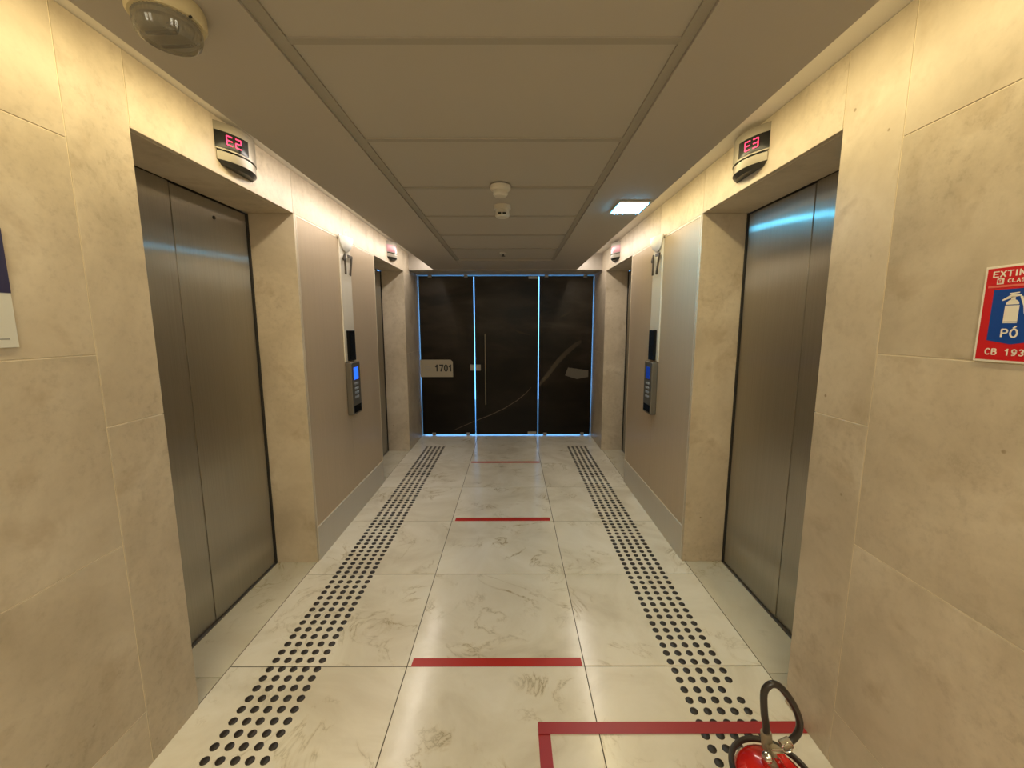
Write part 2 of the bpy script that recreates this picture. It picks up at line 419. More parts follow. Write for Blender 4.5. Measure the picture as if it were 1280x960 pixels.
# ------------------------------------------------------------------ walls
CO = [0.0, 0.2, 0.807, 1.420, 2.030, ZW]
def build_wall(name, side, X, D, ops, label):
    wl = empty(name, (X, 1.5, 0), kind='structure', label=label)
    t = 0.022; g = 0.0014
    def xs(d0, d1):
        a, b = X + side * d0, X + side * d1
        return min(a, b), max(a, b)
    def slab(y0, y1, z0, z1, nm='stone_slab', d0=0.0, d1=t, mat='stone', par=None, bev=0.0010):
        a, b = xs(d0, d1)
        return box(nm, a, b, y0 + g, y1 - g, z0 + (g if z0 > 0 else 0), z1 - g, mat, par or wl, bev=bev)
    # backing with the pale joint filler just behind the slab faces, one block per stretch of wall
    a, b = xs(0.0018, 0.26)
    cuts = [YB] + [v for o in ops for v in o] + [5.78]
    for y0, y1 in zip(cuts[0::2], cuts[1::2]):
        box('wall_core', a, b, y0 + 0.004, y1 - 0.004, 0.0, ZW - 0.002, 'grout', wl)
    for (o0, o1) in ops:
        box('wall_core', a, b, o0, o1, ZT + 0.006, ZW - 0.002, 'grout', wl)
    # near stretch: five courses
    ys = [1.235, 0.235, -0.765, -1.765, YB]
    for y1, y0 in zip(ys, ys[1:]):
        for z0, z1 in zip(CO, CO[1:]): slab(y0, y1, z0, z1)
    # pillar beside the first opening
    slab(1.235, ops[0][0], 0, 1.195); slab(1.235, ops[0][0], 1.195, ZW)
    # above the openings
    for (o0, o1) in ops: slab(o0, o1, ZT, ZW)
    # jambs and heads inside the openings
    dep = abs(D - X)
    for (o0, o1) in ops:
        a2, b2 = xs(0.0, dep)
        box('jamb_slab', a2 if side < 0 else a2 + t, b2 if side > 0 else b2 - t, o0 - 0.02, o0, 0, ZT, 'stone', wl, bev=0.0008)
        box('jamb_slab', a2, b2, o1, o1 + 0.022, 0, ZT, 'stone', wl, bev=0.0012)
        a3, b3 = xs(t, dep)
        box('head_slab', a3, b3, o0, o1, ZT, ZT + 0.02, 'stone', wl, bev=0.0008)
    # between the openings: stone above, metal panel, base plate
    p0, p1 = ops[0][1] + 0.022, ops[1][0] - 0.020
    mid = 3.155
    slab(ops[0][1], mid, ZT, ZW); slab(mid, ops[1][0], ZT, ZW)
    box('edge_trim', *xs(-0.0015, 0.012), p0, p0 + 0.006, 0.226, ZT - 0.004, 'trim', wl)
    box('edge_trim', *xs(-0.0015, 0.012), p0 + 0.006, p1, ZT - 0.010, ZT - 0.004, 'trim', wl)
    box('brushed_panel', *xs(0.001, 0.012), p0 + 0.008, mid - 0.001, 0.232, ZT - 0.012, 'laminate', wl, bev=0.0006)
    box('brushed_panel', *xs(0.001, 0.012), mid + 0.001, p1, 0.232, ZT - 0.012, 'laminate', wl, bev=0.0006)
    # beyond the second opening
    slab(ops[1][1] + 0.0, 5.78, 1.195, ZW) if False else None
    slab(ops[1][1] + 0.022, 5.78, 0, 1.195); slab(ops[1][1] + 0.022, 5.78, 1.195, ZT); slab(ops[1][1], 5.78, ZT, ZW)
    bl = 'left' if side < 0 else 'right'
    box('baseboard_' + bl, *xs(-0.004, 0.012), p0 + 0.002, p1, 0.0, 0.226, 'base_metal', None, bev=0.001,
        kind='structure', label='satin metal base plate under the brushed panel of the %s wall' % bl)
    return wl
build_wall('wall_left', -1, XL, DL, OL, 'left wall of cream limestone slabs with two lift openings')
build_wall('wall_right', 1, XR, DR, OR, 'right wall of cream limestone slabs with two lift openings')
box('wall_back', -1.55, 1.40, YB - 0.12, YB - 0.001, 0, 2.6, 'stone', None, kind='structure', label='plain stone wall closing the lobby behind the viewpoint')

# ------------------------------------------------------------------ ceiling
ceil = empty('ceiling', (0, 1.5, ZC), kind='structure', label='painted soffits around a field of white ceiling tiles')
th = 0.025
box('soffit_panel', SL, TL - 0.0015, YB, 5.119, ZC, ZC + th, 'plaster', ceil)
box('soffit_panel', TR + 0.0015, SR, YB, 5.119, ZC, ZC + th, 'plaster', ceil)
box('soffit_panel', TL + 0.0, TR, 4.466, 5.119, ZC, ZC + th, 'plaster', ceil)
box('header_panel', -1.46, 1.36, 5.12, 5.78, ZC - 0.006, ZC + 0.19, 'plaster', ceil)
for s, e, X in ((-1, SL, XL), (1, SR, XR)):
    box('cove_ceiling', min(e - s * 0.30, X + s * 0.02), max(e - s * 0.30, X + s * 0.02), YB, 5.119, ZW, ZW + 0.02, 'cove', ceil)
    box('cove_back', min(e - s * 0.30, e - s * 0.32), max(e - s * 0.30, e - s * 0.32), YB, 5.119, ZC + th, ZW, 'cove', ceil)
box('void_lid', -0.66, 0.50, YB, 5.119, ZC + 0.06, ZC + 0.07, 'dark', ceil)
# perimeter angle and cross tees, a little above the soffit plane
ec = [1.127 + 0.5435 * k for k in range(-6, 7)]
box('perimeter_angle', TL, TL + 0.036, YB, 4.466, ZC + 0.006, ZC + 0.012, 'grid', ceil)
box('perimeter_angle', TR - 0.030, TR, YB, 4.466, ZC + 0.006, ZC + 0.012, 'grid', ceil)
for y in ec:
    box('cross_tee', TL + 0.036, TR - 0.030, y - 0.011, y + 0.011, ZC + 0.0065, ZC + 0.012, 'grid', ceil)
yy = [YB] + ec + [4.466]
for a, b in zip(yy, yy[1:]):
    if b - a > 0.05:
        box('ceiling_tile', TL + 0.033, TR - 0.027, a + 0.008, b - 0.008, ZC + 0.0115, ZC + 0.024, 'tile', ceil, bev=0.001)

# ------------------------------------------------------------------ lift doors
n_door = 0
for side, D, ops, X in ((-1, DL, OL, XL), (1, DR, OR, XR)):
    for k, (o0, o1) in enumerate(ops):
        n_door += 1
        wh = 'left' if side < 0 else 'right'
        root = empty('door_%d' % n_door, (D, (o0 + o1) / 2, 0), kind='structure',
                     label='brushed steel two-panel lift door in the %s wall, %s one' % (wh, 'nearer' if k == 0 else 'farther'))
        seam = o0 + 0.476
        def dx(a, b): return min(D + side * a, D + side * b), max(D + side * a, D + side * b)
        box('door_panel', *dx(0.004, 0.040), o0 - 0.03, seam - 0.0015, 0.006, ZT - 0.003, 'steel', root, bev=0.0006)
        box('door_panel', *dx(0.000, 0.040), seam, o1 - 0.014, 0.006, ZT - 0.010, 'steel', root, bev=0.0006)
        box('shaft_backing', *dx(0.045, 0.075), o0 - 0.05, o1 + 0.02, -0.01, ZT + 0.02, 'dark', root)
        box('door_sill', *dx(-0.012, 0.042), o0, o1, 0.0, 0.004, 'sill', root)
        if k == 0 and side < 0:
            bm = bmesh.new(); lathe(bm, [(0.009, 0), (0.009, 0.004), (0.005, 0.004)], (D, 2.186, 2.058), 'X', 20)
            done('release_keyhole', bm, 'dark', root)
        # dark strip put in for the shaded slot between panel and far jamb
        box('jamb_slot_strip', *dx(-0.010, 0.03), o1 - 0.012, o1 - 0.001, 0.004, ZT - 0.002, 'dark', root)

# ------------------------------------------------------------------ glass front
def fitting(root, x, z, w=0.05, h=0.035, nm='clamp'):
    box(nm, x - w / 2, x + w / 2, YG - 0.016, YG + 0.026, z - h / 2, z + h / 2, 'clamp', root, bev=0.003)
ZG = 2.181
P_L = (-1.244, -0.510); P_D = (-0.499, 0.361); P_R = (0.372, 1.096)
def glass(root, x0, x1, z0=0.014):
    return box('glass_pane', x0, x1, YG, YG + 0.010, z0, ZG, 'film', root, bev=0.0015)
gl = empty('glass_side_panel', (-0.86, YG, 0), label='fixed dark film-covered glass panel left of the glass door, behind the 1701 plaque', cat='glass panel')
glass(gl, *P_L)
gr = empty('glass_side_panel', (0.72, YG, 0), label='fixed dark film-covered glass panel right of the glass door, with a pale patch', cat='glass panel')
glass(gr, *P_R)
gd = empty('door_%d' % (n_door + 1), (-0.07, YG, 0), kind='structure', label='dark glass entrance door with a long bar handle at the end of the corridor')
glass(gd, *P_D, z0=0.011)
for x in (-1.09, -0.61): fitting(gl, x, ZG - 0.002); fitting(gl, x, 0.022)
for x in (0.465, 0.985): fitting(gr, x, ZG - 0.002); fitting(gr, x, 0.022)
fitting(gd, 0.285, ZG - 0.02, 0.12, 0.04, 'hinge'); fitting(gd, 0.285, 0.034, 0.12, 0.04, 'hinge')
fitting(gd, -0.458, 0.958, 0.07, 0.085, 'lock')
fitting(gl, -0.541, 0.958, 0.055, 0.085, 'strike')
bm = bmesh.new(); tube(bm, [(-0.358, YG - 0.05, 0.446), (-0.358, YG - 0.05, 1.419)], 0.008, 14, 1)
for z in (0.55, 1.31): tube(bm, [(-0.358, YG - 0.05, z), (-0.358, YG + 0.002, z)], 0.005, 10, 1)
done('bar_handle', bm, 'handle', gd, smooth=True)
# faint landscape print on the film: a road and a thin pale line, cut at the panel edges
def ribbon(root, pts, mat, nm, lim, y=YG - 0.0006):
    """pts: (x, z, width)"""
    bm = bmesh.new(); prev = None
    N = []
    for i in range(len(pts) - 1):
        for k in range(8):
            t = k / 8; N.append(tuple(pts[i][q] * (1 - t) + pts[i + 1][q] * t for q in range(3)))
    N.append(pts[-1]); N = [p for p in N if lim[0] <= p[0] <= lim[1]]
    if len(N) < 2: bm.free(); return
    for (x, z, wd) in N:
        a = bm.verts.new((x, y, z - wd / 2)); b = bm.verts.new((x, y, z + wd / 2))
        c = bm.verts.new((x, y + 0.0005, z - wd / 2)); d = bm.verts.new((x, y + 0.0005, z + wd / 2))
        if prev:
            bm.faces.new((prev[0], a, b, prev[1])); bm.faces.new((prev[2], prev[3], d, c))
            bm.faces.new((prev[1], b, d, prev[3])); bm.faces.new((prev[0], prev[2], c, a))
        prev = (a, b, c, d)
    done(nm, bm, mat, root)
line = [(-0.80, 0.08, 0.006), (-0.55, 0.19, 0.008), (-0.30, 0.29, 0.010), (-0.10, 0.385, 0.012), (0.08, 0.50, 0.012), (0.20, 0.60, 0.012), (0.27, 0.68, 0.006)]
ribbon(gl, line, 'film_line', 'printed_line', (P_L[0] + 0.01, P_L[1] - 0.004))
ribbon(gd, line, 'film_line', 'printed_line', (P_D[0] + 0.004, P_D[1] - 0.01))
road = [(0.38, 0.72, 0.05), (0.50, 0.86, 0.10), (0.62, 1.02, 0.10), (0.75, 1.16, 0.09), (0.88, 1.27, 0.07), (0.95, 1.31, 0.04)]
ribbon(gr, road, 'film_road', 'printed_road', (P_R[0] + 0.004, P_R[1] - 0.02))
ribbon(gr, [(0.62, 1.62, 0.004), (0.74, 1.68, 0.02), (0.86, 1.73, 0.004)], 'film_road', 'printed_cloud', (P_R[0], P_R[1]))
ribbon(gd, [(-0.02, 1.50, 0.01), (0.10, 1.44, 0.03), (0.25, 1.40, 0.01)], 'film_road', 'printed_cloud', (P_D[0], P_D[1]))
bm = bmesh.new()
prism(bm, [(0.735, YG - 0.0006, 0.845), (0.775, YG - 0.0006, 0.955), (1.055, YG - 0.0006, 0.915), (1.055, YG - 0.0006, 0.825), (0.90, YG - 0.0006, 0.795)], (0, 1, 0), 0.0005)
done('pale_patch', bm, 'film_pale', gr)  # paler polygon laid flat on the right glass panel

# number plaque by the glass front
pq = empty('number_plaque', (-1.0, YG - 0.045, 0.83), label='beige plaque reading 1701 fixed at the left end of the glass front', cat='sign')
bm = bmesh.new()
prism(bm, [(-1.245, YG - 0.050, 0.832), (-0.800, YG - 0.050, 0.832), (-0.800, YG - 0.050, 1.040), (-0.832, YG - 0.050, 1.068), (-1.245, YG - 0.050, 1.068)], (0, 1, 0), 0.008)
done('plate', bm, 'plaque', pq)
text('lettering', '1701', (-0.925, YG - 0.0505, 0.955), (1, 0, 0), (0, 0, 1), 0.096, 0.225, 'ink', pq, 0.0012, th=0.27)
for i, (zz, ww) in enumerate(((0.965, 0.07), (0.940, 0.09))):
    box('small_print', -1.19, -1.19 + ww, YG - 0.0508, YG - 0.050, zz, zz + 0.006, 'poster_grey', pq)
for x in (-1.225,):
    box('bracket', x - 0.012, x + 0.012, YG - 0.042, YG - 0.001, 0.90, 1.00, 'clamp', pq)

# daylit office behind the film
box('office_floor', -2.6, 2.5, 5.80, 8.60, -0.06, -0.002, 'office', None, kind='structure', label='floor of the office behind the glass front')
box('office_ceiling', -2.6, 2.5, 5.80, 8.60, 2.70, 2.76, 'office', None, kind='structure', label='ceiling of the office behind the glass front')
for i, x in enumerate((-2.66, 2.50)):
    box('wall_office_' + ('left', 'right')[i], x, x + 0.06, 5.80, 8.60, 0, 2.7, 'office', None, kind='structure', label='side wall of the office behind the glass front')
box('window_1', -2.5, 2.4, 8.50, 8.54, 0.0, 2.69, 'office_window', None, kind='structure', label='daylit office window seen as blue light through the gaps of the glass front')

# ------------------------------------------------------------------ lift position indicators
def seven_bar(bm, o, R, U, N, segs, w, h, t, d=0.001):
    S7 = {'a': (0, h / 2, w, t), 'g': (0, 0, w, t), 'd': (0, -h / 2, w, t),
          'f': (-w / 2, h / 4, t, h / 2), 'b': (w / 2, h / 4, t, h / 2), 'e': (-w / 2, -h / 4, t, h / 2), 'c': (w / 2, -h / 4, t, h / 2)}
    for s in segs:
        cx, cz, ww, hh = S7[s]
        pts = [o + R * (cx + a * ww / 2) + U * (cz + b * hh / 2) for a, b in ((-1, -1), (1, -1), (1, 1), (-1, 1))]
        prism(bm, pts, N, d)
def indicator(side, X, yc, label, lit, chars=None):
    """curved steel shell on the lintel with a dark display window"""
    root = empty('floor_indicator', (X, yc, 2.21), label=label, cat='indicator', group='lift position indicators')
    Rr, half = 0.190, 46.5
    def arc(rad, a): return (X - side * (-Rr * math.cos(math.radians(half)) + rad * math.cos(math.radians(a))), yc + rad * math.sin(math.radians(a)))
    def shell(nm, z0, z1, mat, a0, a1, rad, thk=None, taper=0.0):
        bm = bmesh.new(); n = 18
        ang = [a0 + (a1 - a0) * i / n for i in range(n + 1)]
        front = [arc(rad, a) for a in ang]
        if thk: back = [arc(rad - thk, a) for a in ang]
        else: back = [(X, p[1]) for p in front]
        def fit(p): return (max(p[0], X) if side < 0 else min(p[0], X), p[1])
        front = [fit(p) for p in front]; back = [fit(p) for p in back]
        out = front + back[::-1]
        lo = [bm.verts.new((p[0] + (X - p[0]) * taper, p[1] + (yc - p[1]) * taper * 0.6, z0)) for p in out]
        hi = [bm.verts.new((p[0], p[1], z1)) for p in out]
        m = len(out)
        for i in range(m):
            j = (i + 1) % m; bm.faces.new((lo[i], lo[j], hi[j], hi[i]))
        for r in (lo, hi):
            for i in range(n): bm.faces.new((r[i], r[i + 1], r[m - 2 - i], r[m - 1 - i]))
        bmesh.ops.remove_doubles(bm, verts=bm.verts, dist=1e-5)
        return done(nm, bm, mat, root, smooth=True)
    shell('upper_cover', 2.256, 2.366, 'grey_plastic', -half, half, Rr)
    shell('dark_slit', 2.249, 2.256, 'black_gloss', -half + 3, half - 3, Rr - 0.006)
    shell('lower_band', 2.214, 2.249, 'grey_plastic', -half + 2, half - 2, Rr - 0.003)
    shell('tapered_foot', 2.197, 2.214, 'grey_dark', -half + 2, half - 2, Rr - 0.003, taper=0.30)
    wnd = shell('display_window', 2.262, 2.330, 'black_gloss' if lit else 'led_dim', -half + 0.3, -1, Rr + 0.0012, 0.004)
    if lit:
        # characters stand on the chord of the window
        am = -24.0
        px, py = arc(Rr + 0.0035, am)
        N = Vector((-side * math.cos(math.radians(am)), math.sin(math.radians(am)), 0)).normalized()
        U = Vector((0, 0, 1)); R = U.cross(N)
        bm = bmesh.new()
        o = Vector((px, py, 2.297))
        seven_bar(bm, o - R * 0.019 - N * 0.001, R, U, N, 'adefg', 0.024, 0.036, 0.0045)
        seven_bar(bm, o + R * 0.019 - N * 0.001, R, U, N, chars, 0.024, 0.036, 0.0045)
        done('red_characters', bm, 'led_red' , wnd)
indicator(-1, XL, 1.985, 'grey indicator with lit red E2 above the nearer left lift door', True, 'abged')
indicator(1, XR, 2.005, 'grey indicator with red E3 above the nearer right lift door', True, 'abgcd')
indicator(-1, XL, 4.385, 'small indicator with a pinkish lit window above the farther left lift door', False)
indicator(1, XR, 4.425, 'small mauve-grey indicator above the farther right lift door', False)

# ------------------------------------------------------------------ call stations
def station(side, X, bright):
    wh = 'left' if side < 0 else 'right'
    yc = 3.155
    R = Vector((0, -side, 0)); U = Vector((0, 0, 1)); N = Vector((-side, 0, 0))
    def sx(a, b): return min(X - side * a, X - side * b), max(X - side * a, X - side * b)
    root = empty('lift_call_station', (X, yc, 0.82), label='tall steel strip with black display and keypad on the %s wall' % wh, cat='lift control', group='call stations between the lifts')
    box('steel_strip', *sx(0.0, 0.010), yc - 0.098, yc + 0.098, 1.245, ZT - 0.012, 'strip_steel', root, bev=0.0015)
    box('display', *sx(0.010, 0.030), yc - 0.060, yc + 0.060, 1.250, 1.480, 'black_gloss', root, bev=0.003)
    pad = box('keypad_housing', *sx(0.0, 0.045), yc - 0.088, yc + 0.088, 0.835, 1.238, 'pad_metal', root, bev=0.006, seg=2)
    box('screen', *sx(0.045, 0.0465), yc - 0.046, yc + 0.040, 1.105, 1.198, 'screen_blue' if bright else 'screen_navy', pad)
    for r in range(4):
        for c in range(3):
            bm = bmesh.new(); lathe(bm, [(0.011, 0), (0.011, 0.003), (0.008, 0.0045)] if side < 0 else [(0.011, 0), (0.011, -0.003), (0.008, -0.0045)], (X - side * 0.0445, yc - 0.030 + 0.028 * c, 1.070 - 0.034 * r), 'X', 12)
            done('key', bm, 'key', pad)
    box('lower_window', *sx(0.045, 0.0465), yc - 0.070, yc + 0.070, 0.850, 0.905, 'black_gloss', pad)
    # lantern
    lan = empty('hall_lantern', (X, yc, 2.055), label='white half-round lift lantern above the metal 17 on the %s wall' % wh, cat='lamp', group='white lanterns above the floor numbers')
    def half_disc(r, z0, h, nm, mat, d0, d1, dome):
        bm = bmesh.new()
        pts = [(yc + r * math.cos(a), z0 - h * math.sin(a)) for a in [math.pi * i / 20 for i in range(21)]]
        rings = []
        L = 6 if dome else 1
        for k in range(L + 1):
            f = k / L; s = math.cos(f * math.pi / 2 * 0.82) if dome else 1.0
            dd = d0 + (d1 - d0) * (math.sin(f * math.pi / 2) if dome else f)
            rings.append([bm.verts.new((X - side * dd, yc + (p[0] - yc) * s, z0 - (z0 - p[1]) * s)) for p in pts])
        for a, b in zip(rings, rings[1:]):
            for i in range(21):
                j = (i + 1) % 21; bm.faces.new((a[i], a[j], b[j], b[i]))
        bm.faces.new(rings[0]); bm.faces.new(rings[-1][::-1])
        return done(nm, bm, mat, lan, smooth=True)
    half_disc(0.108, 2.166, 0.110, 'base_plate', 'white_plastic', 0.0105 , 0.018, False)
    half_disc(0.098, 2.160, 0.100, 'lens', 'lantern', 0.018, 0.055, True)
    num = text('floor_number', '17', (X - side * 0.0215, yc, 1.965), R, U, 0.150, 0.165, 'digit', None, 0.010, th=0.15)
    props(num, 'dark metal number 17 standing off the steel strip on the %s wall' % wh, 'number', 'metal floor numbers')
station(-1, XL, True)
station(1, XR, False)

# ------------------------------------------------------------------ ceiling fixtures
lamp = empty('emergency_lamp', (0.687, 2.503, ZC), label='square cold blue-white LED lamp glowing on the right ceiling soffit', cat='lamp')
box('lamp_frame', 0.598, 0.776, 2.392, 2.612, ZC - 0.012, ZC - 0.0002, 'lamp_frame', lamp, bev=0.003)
box('diffuser', 0.606, 0.768, 2.402, 2.602, ZC - 0.017, ZC - 0.012, 'lamp', lamp, bev=0.002)

sm = empty('smoke_detector', (-0.056, 2.175, ZC), label='round white smoke detector on the tiled ceiling, nearer of the two small fixtures', cat='smoke detector')
bm = bmesh.new(); lathe(bm, [(0.052, 0.0055), (0.052, -0.010), (0.046, -0.016), (0.040, -0.018)], (-0.056, 2.175, ZC), 'Z', 36); done('base', bm, 'white_plastic', sm, smooth=True)
bm = bmesh.new(); lathe(bm, [(0.036, -0.018), (0.038, -0.034), (0.030, -0.044), (0.012, -0.046)], (-0.056, 2.175, ZC), 'Z', 36); done('sensor_head', bm, 'white_plastic', sm, smooth=True)
box('indicator_led', -0.060, -0.056, 2.124, 2.128, ZC - 0.009, ZC - 0.003, 'dark', sm)
ms = empty('presence_sensor', (-0.054, 2.53, ZC), label='white presence sensor with two dark lenses behind the round smoke detector', cat='sensor')
bm = bmesh.new(); lathe(bm, [(0.050, 0.0110), (0.050, -0.010), (0.046, -0.012)], (-0.054, 2.53, ZC), 'Z', 32); done('base', bm, 'white_plastic', ms, smooth=True)
bm = bmesh.new(); lathe(bm, [(0.040, -0.012), (0.042, -0.046), (0.034, -0.056)], (-0.054, 2.53, ZC), 'Z', 32); done('body', bm, 'white_plastic', ms, smooth=True)
for dx in (-0.015, 0.012):
    box('lens', -0.054 + dx - 0.010, -0.054 + dx + 0.010, 2.483, 2.4925, ZC - 0.046, ZC - 0.036, 'dark', ms, bev=0.002)
sp = empty('sprinkler', (-0.079, 4.04, ZC), label='small dark sprinkler head near the far end of the tiled ceiling', cat='sprinkler')
bm = bmesh.new(); lathe(bm, [(0.034, 0.0110), (0.034, 0.000), (0.028, -0.003)], (-0.079, 4.04, ZC), 'Z', 24); done('escutcheon', bm, 'white_plastic', sp, smooth=True)
bm = bmesh.new(); lathe(bm, [(0.007, -0.003), (0.007, -0.020), (0.019, -0.022), (0.019, -0.025)], (-0.079, 4.04, ZC), 'Z', 20); done('head', bm, 'dark', sp, smooth=True)

cx, cy = -0.755, 1.000
bl = empty('emergency_luminaire', (cx, cy, ZC), label='round luminaire with ribbed clear lens on the left soffit at the top of the picture', cat='lamp')
bm = bmesh.new(); lathe(bm, [(0.069, -0.0003), (0.072, -0.010), (0.072, -0.030), (0.068, -0.036), (0.063, -0.036)], (cx, cy, ZC), 'Z', 56); done('base_ring', bm, 'warm_plastic', bl, smooth=True)
bm = bmesh.new(); lathe(bm, [(0.050, -0.0365), (0.046, -0.044), (0.020, -0.046)], (cx, cy, ZC), 'Z', 40); done('reflector', bm, 'reflector', bl, smooth=True)
bm = bmesh.new()
rings = []
n = 96
for (r, h) in [(0.0625, -0.0362), (0.0620, -0.056), (0.0585, -0.068), (0.050, -0.074), (0.028, -0.077), (0.008, -0.078)]:
    rings.append([bm.verts.new((cx + (r - (0.0016 if i % 2 and r > 0.05 else 0)) * math.cos(2 * math.pi * i / n), cy + (r - (0.0016 if i % 2 and r > 0.05 else 0)) * math.sin(2 * math.pi * i / n), ZC + h)) for i in range(n)])
for a, b in zip(rings, rings[1:]):
    for i in range(n): bm.faces.new((a[i], a[(i + 1) % n], b[(i + 1) % n], b[i]))
bm.faces.new(rings[0]); bm.faces.new(rings[-1][::-1])
done('ribbed_lens', bm, 'clear', bl)
for k in range(2):
    bm = bmesh.new(); y = cy - 0.020 + 0.040 * k
    tube(bm, [(cx - 0.032, y, ZC - 0.058), (cx + 0.032, y, ZC - 0.058)], 0.005, 10, 1)
    done('lamp_tube', bm, 'dark', bl, smooth=True)
box('screw', cx + 0.062, cx + 0.067, cy - 0.022, cy - 0.017, ZC - 0.0385, ZC - 0.0345, 'dark', bl)

# ------------------------------------------------------------------ tactile strips
bm = bmesh.new(); lathe(bm, [(0.0158, 0.0), (0.0155, 0.0022), (0.0125, 0.0038)], (0, 0, 0), 'Z', 14)
bmesh.ops.recalc_face_normals(bm, faces=bm.faces)
stud_me = bpy.data.meshes.new('stud'); bm.to_mesh(stud_me); stud_me.materials.append(M['stud'])
for p in stud_me.polygons: p.use_smooth = len(p.vertices) == 4
stud_me.set_sharp_from_angle(angle=math.radians(50)); bm.free()
def strip(xa, xb, ya, yb, rows, label, skip=()):
    root = empty('tactile_strip', ((xa + xb) / 2, ya, 0), label=label, cat='tactile paving', group='tactile stud strips on the floor')
    rest = bmesh.new(); cnt = 0
    for r in range(rows):
        y = ya + (yb - ya) * r / (rows - 1)
        for c in range(5):
            if (r, c) in skip: continue
            x = xa + (xb - xa) * c / 4 + random.uniform(-0.0012, 0.0012); yq = y + random.uniform(-0.0008, 0.0008)
            if cnt < 300:
                place('stud', stud_me, (x, yq, 0.0), root)
            else:
                lathe(rest, [(0.0158, 0.0), (0.0155, 0.0022), (0.0125, 0.0038)], (x, yq, 0), 'Z', 10)
            cnt += 1
    done('stud_row', rest, 'stud', root, kind='stuff')
strip(-1.074, -0.863, 1.237, 5.056, 80, 'five-row strip of black round studs running down the left side of the floor')
strip(0.718, 0.930, 1.226, 5.047, 80, 'five-row strip of black round studs running down the right side of the floor', skip={(6, 4)})

# ------------------------------------------------------------------ red floor tape
def tape(nm, x0, x1, y0, y1, label=None, parent=None, mat='tape', jit=0.004, z=0.0002):
    bm = bmesh.new()
    prism(bm, [(x0 + jit, y0, z), (x1, y0 + jit * 0.3, z), (x1 - jit * 0.6, y1, z), (x0 + jit * 1.5, y1 - jit * 0.5, z)], (0, 0, 1), 0.0006)
    o = done(nm, bm, mat, parent)
    if label: props(o, label, 'floor tape', 'red queue lines on the floor')
    return o
tape('floor_tape', -0.456, 0.316, 1.636, 1.685, 'red tape line across the middle floor tiles, nearest of the three')
tape('floor_tape', -0.450, 0.302, 3.024, 3.082, 'red tape line across the middle floor tiles, second of the three')
tape('floor_tape', -0.461, 0.314, 4.412, 4.462, 'red tape line across the middle floor tiles, farthest of the three')
bx = empty('extinguisher_bay_marking', (0.60, 1.0, 0), label='wine-red tape rectangle marking the floor bay around the fire extinguisher', cat='floor tape')
tape('tape_strip', 0.096, 1.100, 1.327, 1.374, None, bx, 'tape_wine', 0.002, 0.0042)
tape('tape_strip', 0.096, 0.143, 0.60, 1.3300, None, bx, 'tape_wine', 0.001, 0.0002)
tape('tape_strip', 0.096, 1.100, 0.552, 0.599, None, bx, 'tape_wine', 0.002, 0.0002)

# ------------------------------------------------------------------ fire extinguisher
ex, ey = 0.632, 0.850
fe = empty('fire_extinguisher', (ex, ey, 0), label='red fire extinguisher with a looped black hose at the lower right edge', cat='fire extinguisher')
bm = bmesh.new(); lathe(bm, [(0.078, 0.004), (0.086, 0.010), (0.086, 0.405), (0.083, 0.416), (0.073, 0.428), (0.058, 0.440), (0.040, 0.449), (0.027, 0.453), (0.025, 0.462)], (ex, ey, 0), 'Z', 56)
done('cylinder', bm, 'red_paint', fe, smooth=True)
bm = bmesh.new()
tube(bm, [(ex + 0.0900 * math.cos(a), ey + 0.0900 * math.sin(a), 0.425) for a in [2 * math.pi * i / 48 for i in range(49)]], 0.0072, 10, 1)
done('rubber_ring', bm, 'rubber', fe, smooth=True)
bm = bmesh.new(); lathe(bm, [(0.090, 0.0), (0.090, 0.020), (0.0865, 0.024)], (ex, ey, 0), 'Z', 48); done('foot_ring', bm, 'rubber', fe, smooth=True)
valve = bmesh.new(); lathe(valve, [(0.020, 0.460), (0.020, 0.470), (0.014, 0.473), (0.014, 0.498), (0.010, 0.501)], (ex, ey, 0), 'Z', 24)
bxm(valve, ex - 0.012, ex + 0.012, ey - 0.006, ey + 0.030, 0.474, 0.488, 0.003)
va = done('valve', valve, 'brass', fe, smooth=True)
bm = bmesh.new()
pts = [(ex - 0.009, ey - 0.016, 0.501), (ex + 0.009, ey - 0.016, 0.501), (ex + 0.011, ey - 0.115, 0.520), (ex - 0.011, ey - 0.115, 0.520)]
prism(bm, pts, (0, 0, 1), 0.004)
pts = [(ex - 0.009, ey - 0.010, 0.484), (ex + 0.009, ey - 0.010, 0.484), (ex + 0.011, ey - 0.105, 0.472), (ex - 0.011, ey - 0.105, 0.472)]
prism(bm, pts, (0, 0, 1), 0.004)
done('carrying_handle', bm, 'red_paint', fe)
bm = bmesh.new()
tube(bm, [(ex + 0.022 + 0.013 * math.cos(a), ey - 0.008, 0.512 + 0.013 * math.sin(a)) for a in [2 * math.pi * i / 20 for i in range(21)]], 0.0016, 8, 1)
tube(bm, [(ex + 0.010, ey - 0.008, 0.506), (ex - 0.016, ey - 0.008, 0.506)], 0.0018, 8, 1)
done('safety_pin', bm, 'chrome', fe, smooth=True)
bm = bmesh.new(); lathe(bm, [(0.010, 0.0), (0.012, 0.003), (0.012, 0.012), (0.009, 0.016)], (ex - 0.030, ey - 0.005, 0.482), 'X', 24); done('pressure_gauge', bm, 'chrome', fe, smooth=True)
HOSE = [(0.630, 0.882, 0.480), (0.628, 0.885, 0.522), (0.620, 0.885, 0.563), (0.615, 0.885, 0.614), (0.623, 0.885, 0.634), (0.637, 0.885, 0.640),
        (0.656, 0.885, 0.629), (0.683, 0.885, 0.594), (0.703, 0.885, 0.556), (0.711, 0.885, 0.524), (0.706, 0.885, 0.499), (0.691, 0.884, 0.481), (0.672, 0.882, 0.474)]
HOSE_END = HOSE[-1]
bm = bmesh.new(); tube(bm, HOSE, 0.0083, 16, 6)
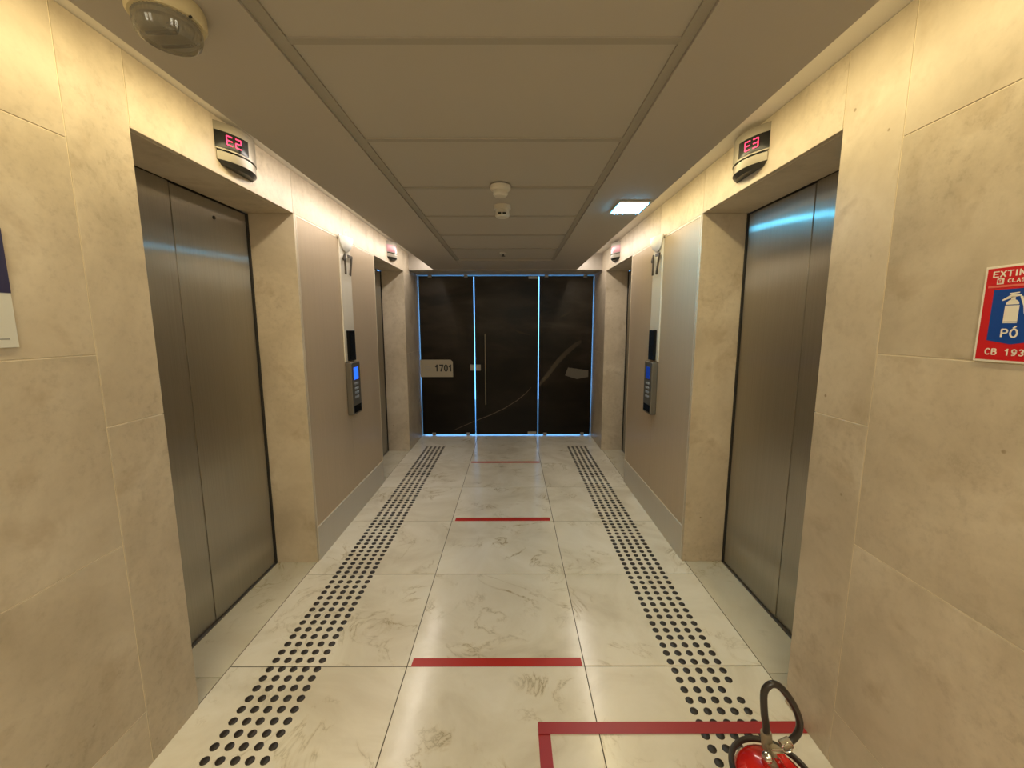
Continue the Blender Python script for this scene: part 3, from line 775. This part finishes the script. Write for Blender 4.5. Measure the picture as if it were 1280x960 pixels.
done('hose', bm, 'rubber', fe, smooth=True)
bm = bmesh.new(); tube(bm, [(0.631, 0.878, 0.470), (0.629, 0.885, 0.507)], 0.0125, 14, 1); done('hose_fitting', bm, 'brass', fe, smooth=True)
bm = bmesh.new(); tube(bm, [(0.690, 0.8835, 0.481), (0.668, 0.881, 0.472)], 0.0120, 14, 1)
tube(bm, [(0.672, 0.881, 0.472), (0.652, 0.868, 0.455)], 0.006, 10, 1)
done('hose_clip', bm, 'brass', fe, smooth=True)

# ------------------------------------------------------------------ extinguisher sign on the right wall
R = Vector((0, -1, 0)); U = Vector((0, 0, 1)); N = Vector((-1, 0, 0))
sx0 = XR - 0.0045
sg = empty('extinguisher_sign', (XR, 0.903, 1.42), label='red and blue fire extinguisher sign reading PÓ on the right wall', cat='sign')
box('board', sx0, XR - 0.0003, 0.834, 0.972, 1.421, 1.636, 'sign_white', sg, bev=0.0006)
box('red_field', sx0 - 0.0004, sx0, 0.839, 0.967, 1.426, 1.631, 'sign_red', sg)
def flat(nm, pts, mat, d=0.0004, off=0.0004):
    bm = bmesh.new(); prism(bm, [(sx0 - off - d, p[0], p[1]) for p in pts], (1, 0, 0), d); return done(nm, bm, mat, sg)
flat('blue_field', [(0.949, 1.583), (0.857, 1.583), (0.857, 1.470), (0.903, 1.462), (0.949, 1.470)], 'sign_blue')
xo = sx0 - 0.0008
text('lettering', 'EXTINTOR', (sx0 - 0.0005, 0.905, 1.6175), R, U, 0.0138, 0.098, 'sign_white', sg, 0.0004, 0.03)
text('lettering', 'CLASSE', (sx0 - 0.0005, 0.902, 1.6015), R, U, 0.0085, 0.046, 'sign_white', sg, 0.0004, 0.03)
flat('class_box', [(0.946, 1.608), (0.933, 1.608), (0.933, 1.595), (0.946, 1.595)], 'sign_white')
text('lettering', 'B', (sx0 - 0.0009, 0.9395, 1.6015), R, U, 0.008, 0.006, 'sign_red', sg, 0.0003, 0.03)
flat('fine_print', [(0.962, 1.5925), (0.846, 1.5925), (0.846, 1.5880), (0.962, 1.5880)], 'sign_pink')
text('lettering', 'PÓ', (xo - 0.0001, 0.908, 1.4865), R, U, 0.0200, 0.0280, 'sign_white', sg, 0.0004, 0.04)
text('lettering', 'CB 193', (sx0 - 0.0005, 0.912, 1.4445), R, U, 0.0150, 0.072, 'sign_white', sg, 0.0004, 0.03)
iy = 0.910
bm = bmesh.new()
def ip(pts): prism(bm, [(xo - 0.0004, iy - a, b) for a, b in pts], (1, 0, 0), 0.0004)
ip([(-0.013, 1.5085), (0.013, 1.5085), (0.013, 1.5105), (-0.013, 1.5105)])
ip([(-0.013, 1.512), (0.013, 1.512), (0.013, 1.547), (-0.013, 1.547)])
ip([(0.012 * math.cos(math.pi * k / 10), 1.549 + 0.011 * math.sin(math.pi * k / 10)) for k in range(11)])
ip([(-0.004, 1.559), (0.004, 1.559), (0.004, 1.566), (-0.004, 1.566)])
ip([(-0.020, 1.560), (-0.019, 1.5575), (0.001, 1.565), (0.014, 1.567), (0.014, 1.570), (-0.004, 1.571)])
ip([(-0.008, 1.571), (0.010, 1.573), (0.010, 1.5755), (-0.008, 1.574)])
ip([(0.012, 1.567), (0.017, 1.566), (0.024, 1.545), (0.027, 1.527), (0.023, 1.527), (0.020, 1.545), (0.013, 1.563)])
done('extinguisher_pictogram', bm, 'sign_white', sg)

# ------------------------------------------------------------------ notice on the left wall
pw = empty('wall_notice', (XL, 0.94, 1.45), label='navy and white notice board at the left edge of the picture', cat='notice')
box('board', XL + 0.0003, XL + 0.006, 0.82, 1.040, 1.452, 1.742, 'poster_white', pw, bev=0.0008)
box('navy_field', XL + 0.006, XL + 0.0066, 0.82, 1.040, 1.586, 1.742, 'poster_navy', pw)
box('printed_rule', XL + 0.006, XL + 0.0064, 0.84, 1.022, 1.4720, 1.4745, 'poster_grey', pw)
for k in range(3):
    box('printed_stroke', XL + 0.006, XL + 0.0064, 0.990, 1.004, 1.511 + 0.006 * k, 1.514 + 0.006 * k, 'poster_grey', pw)
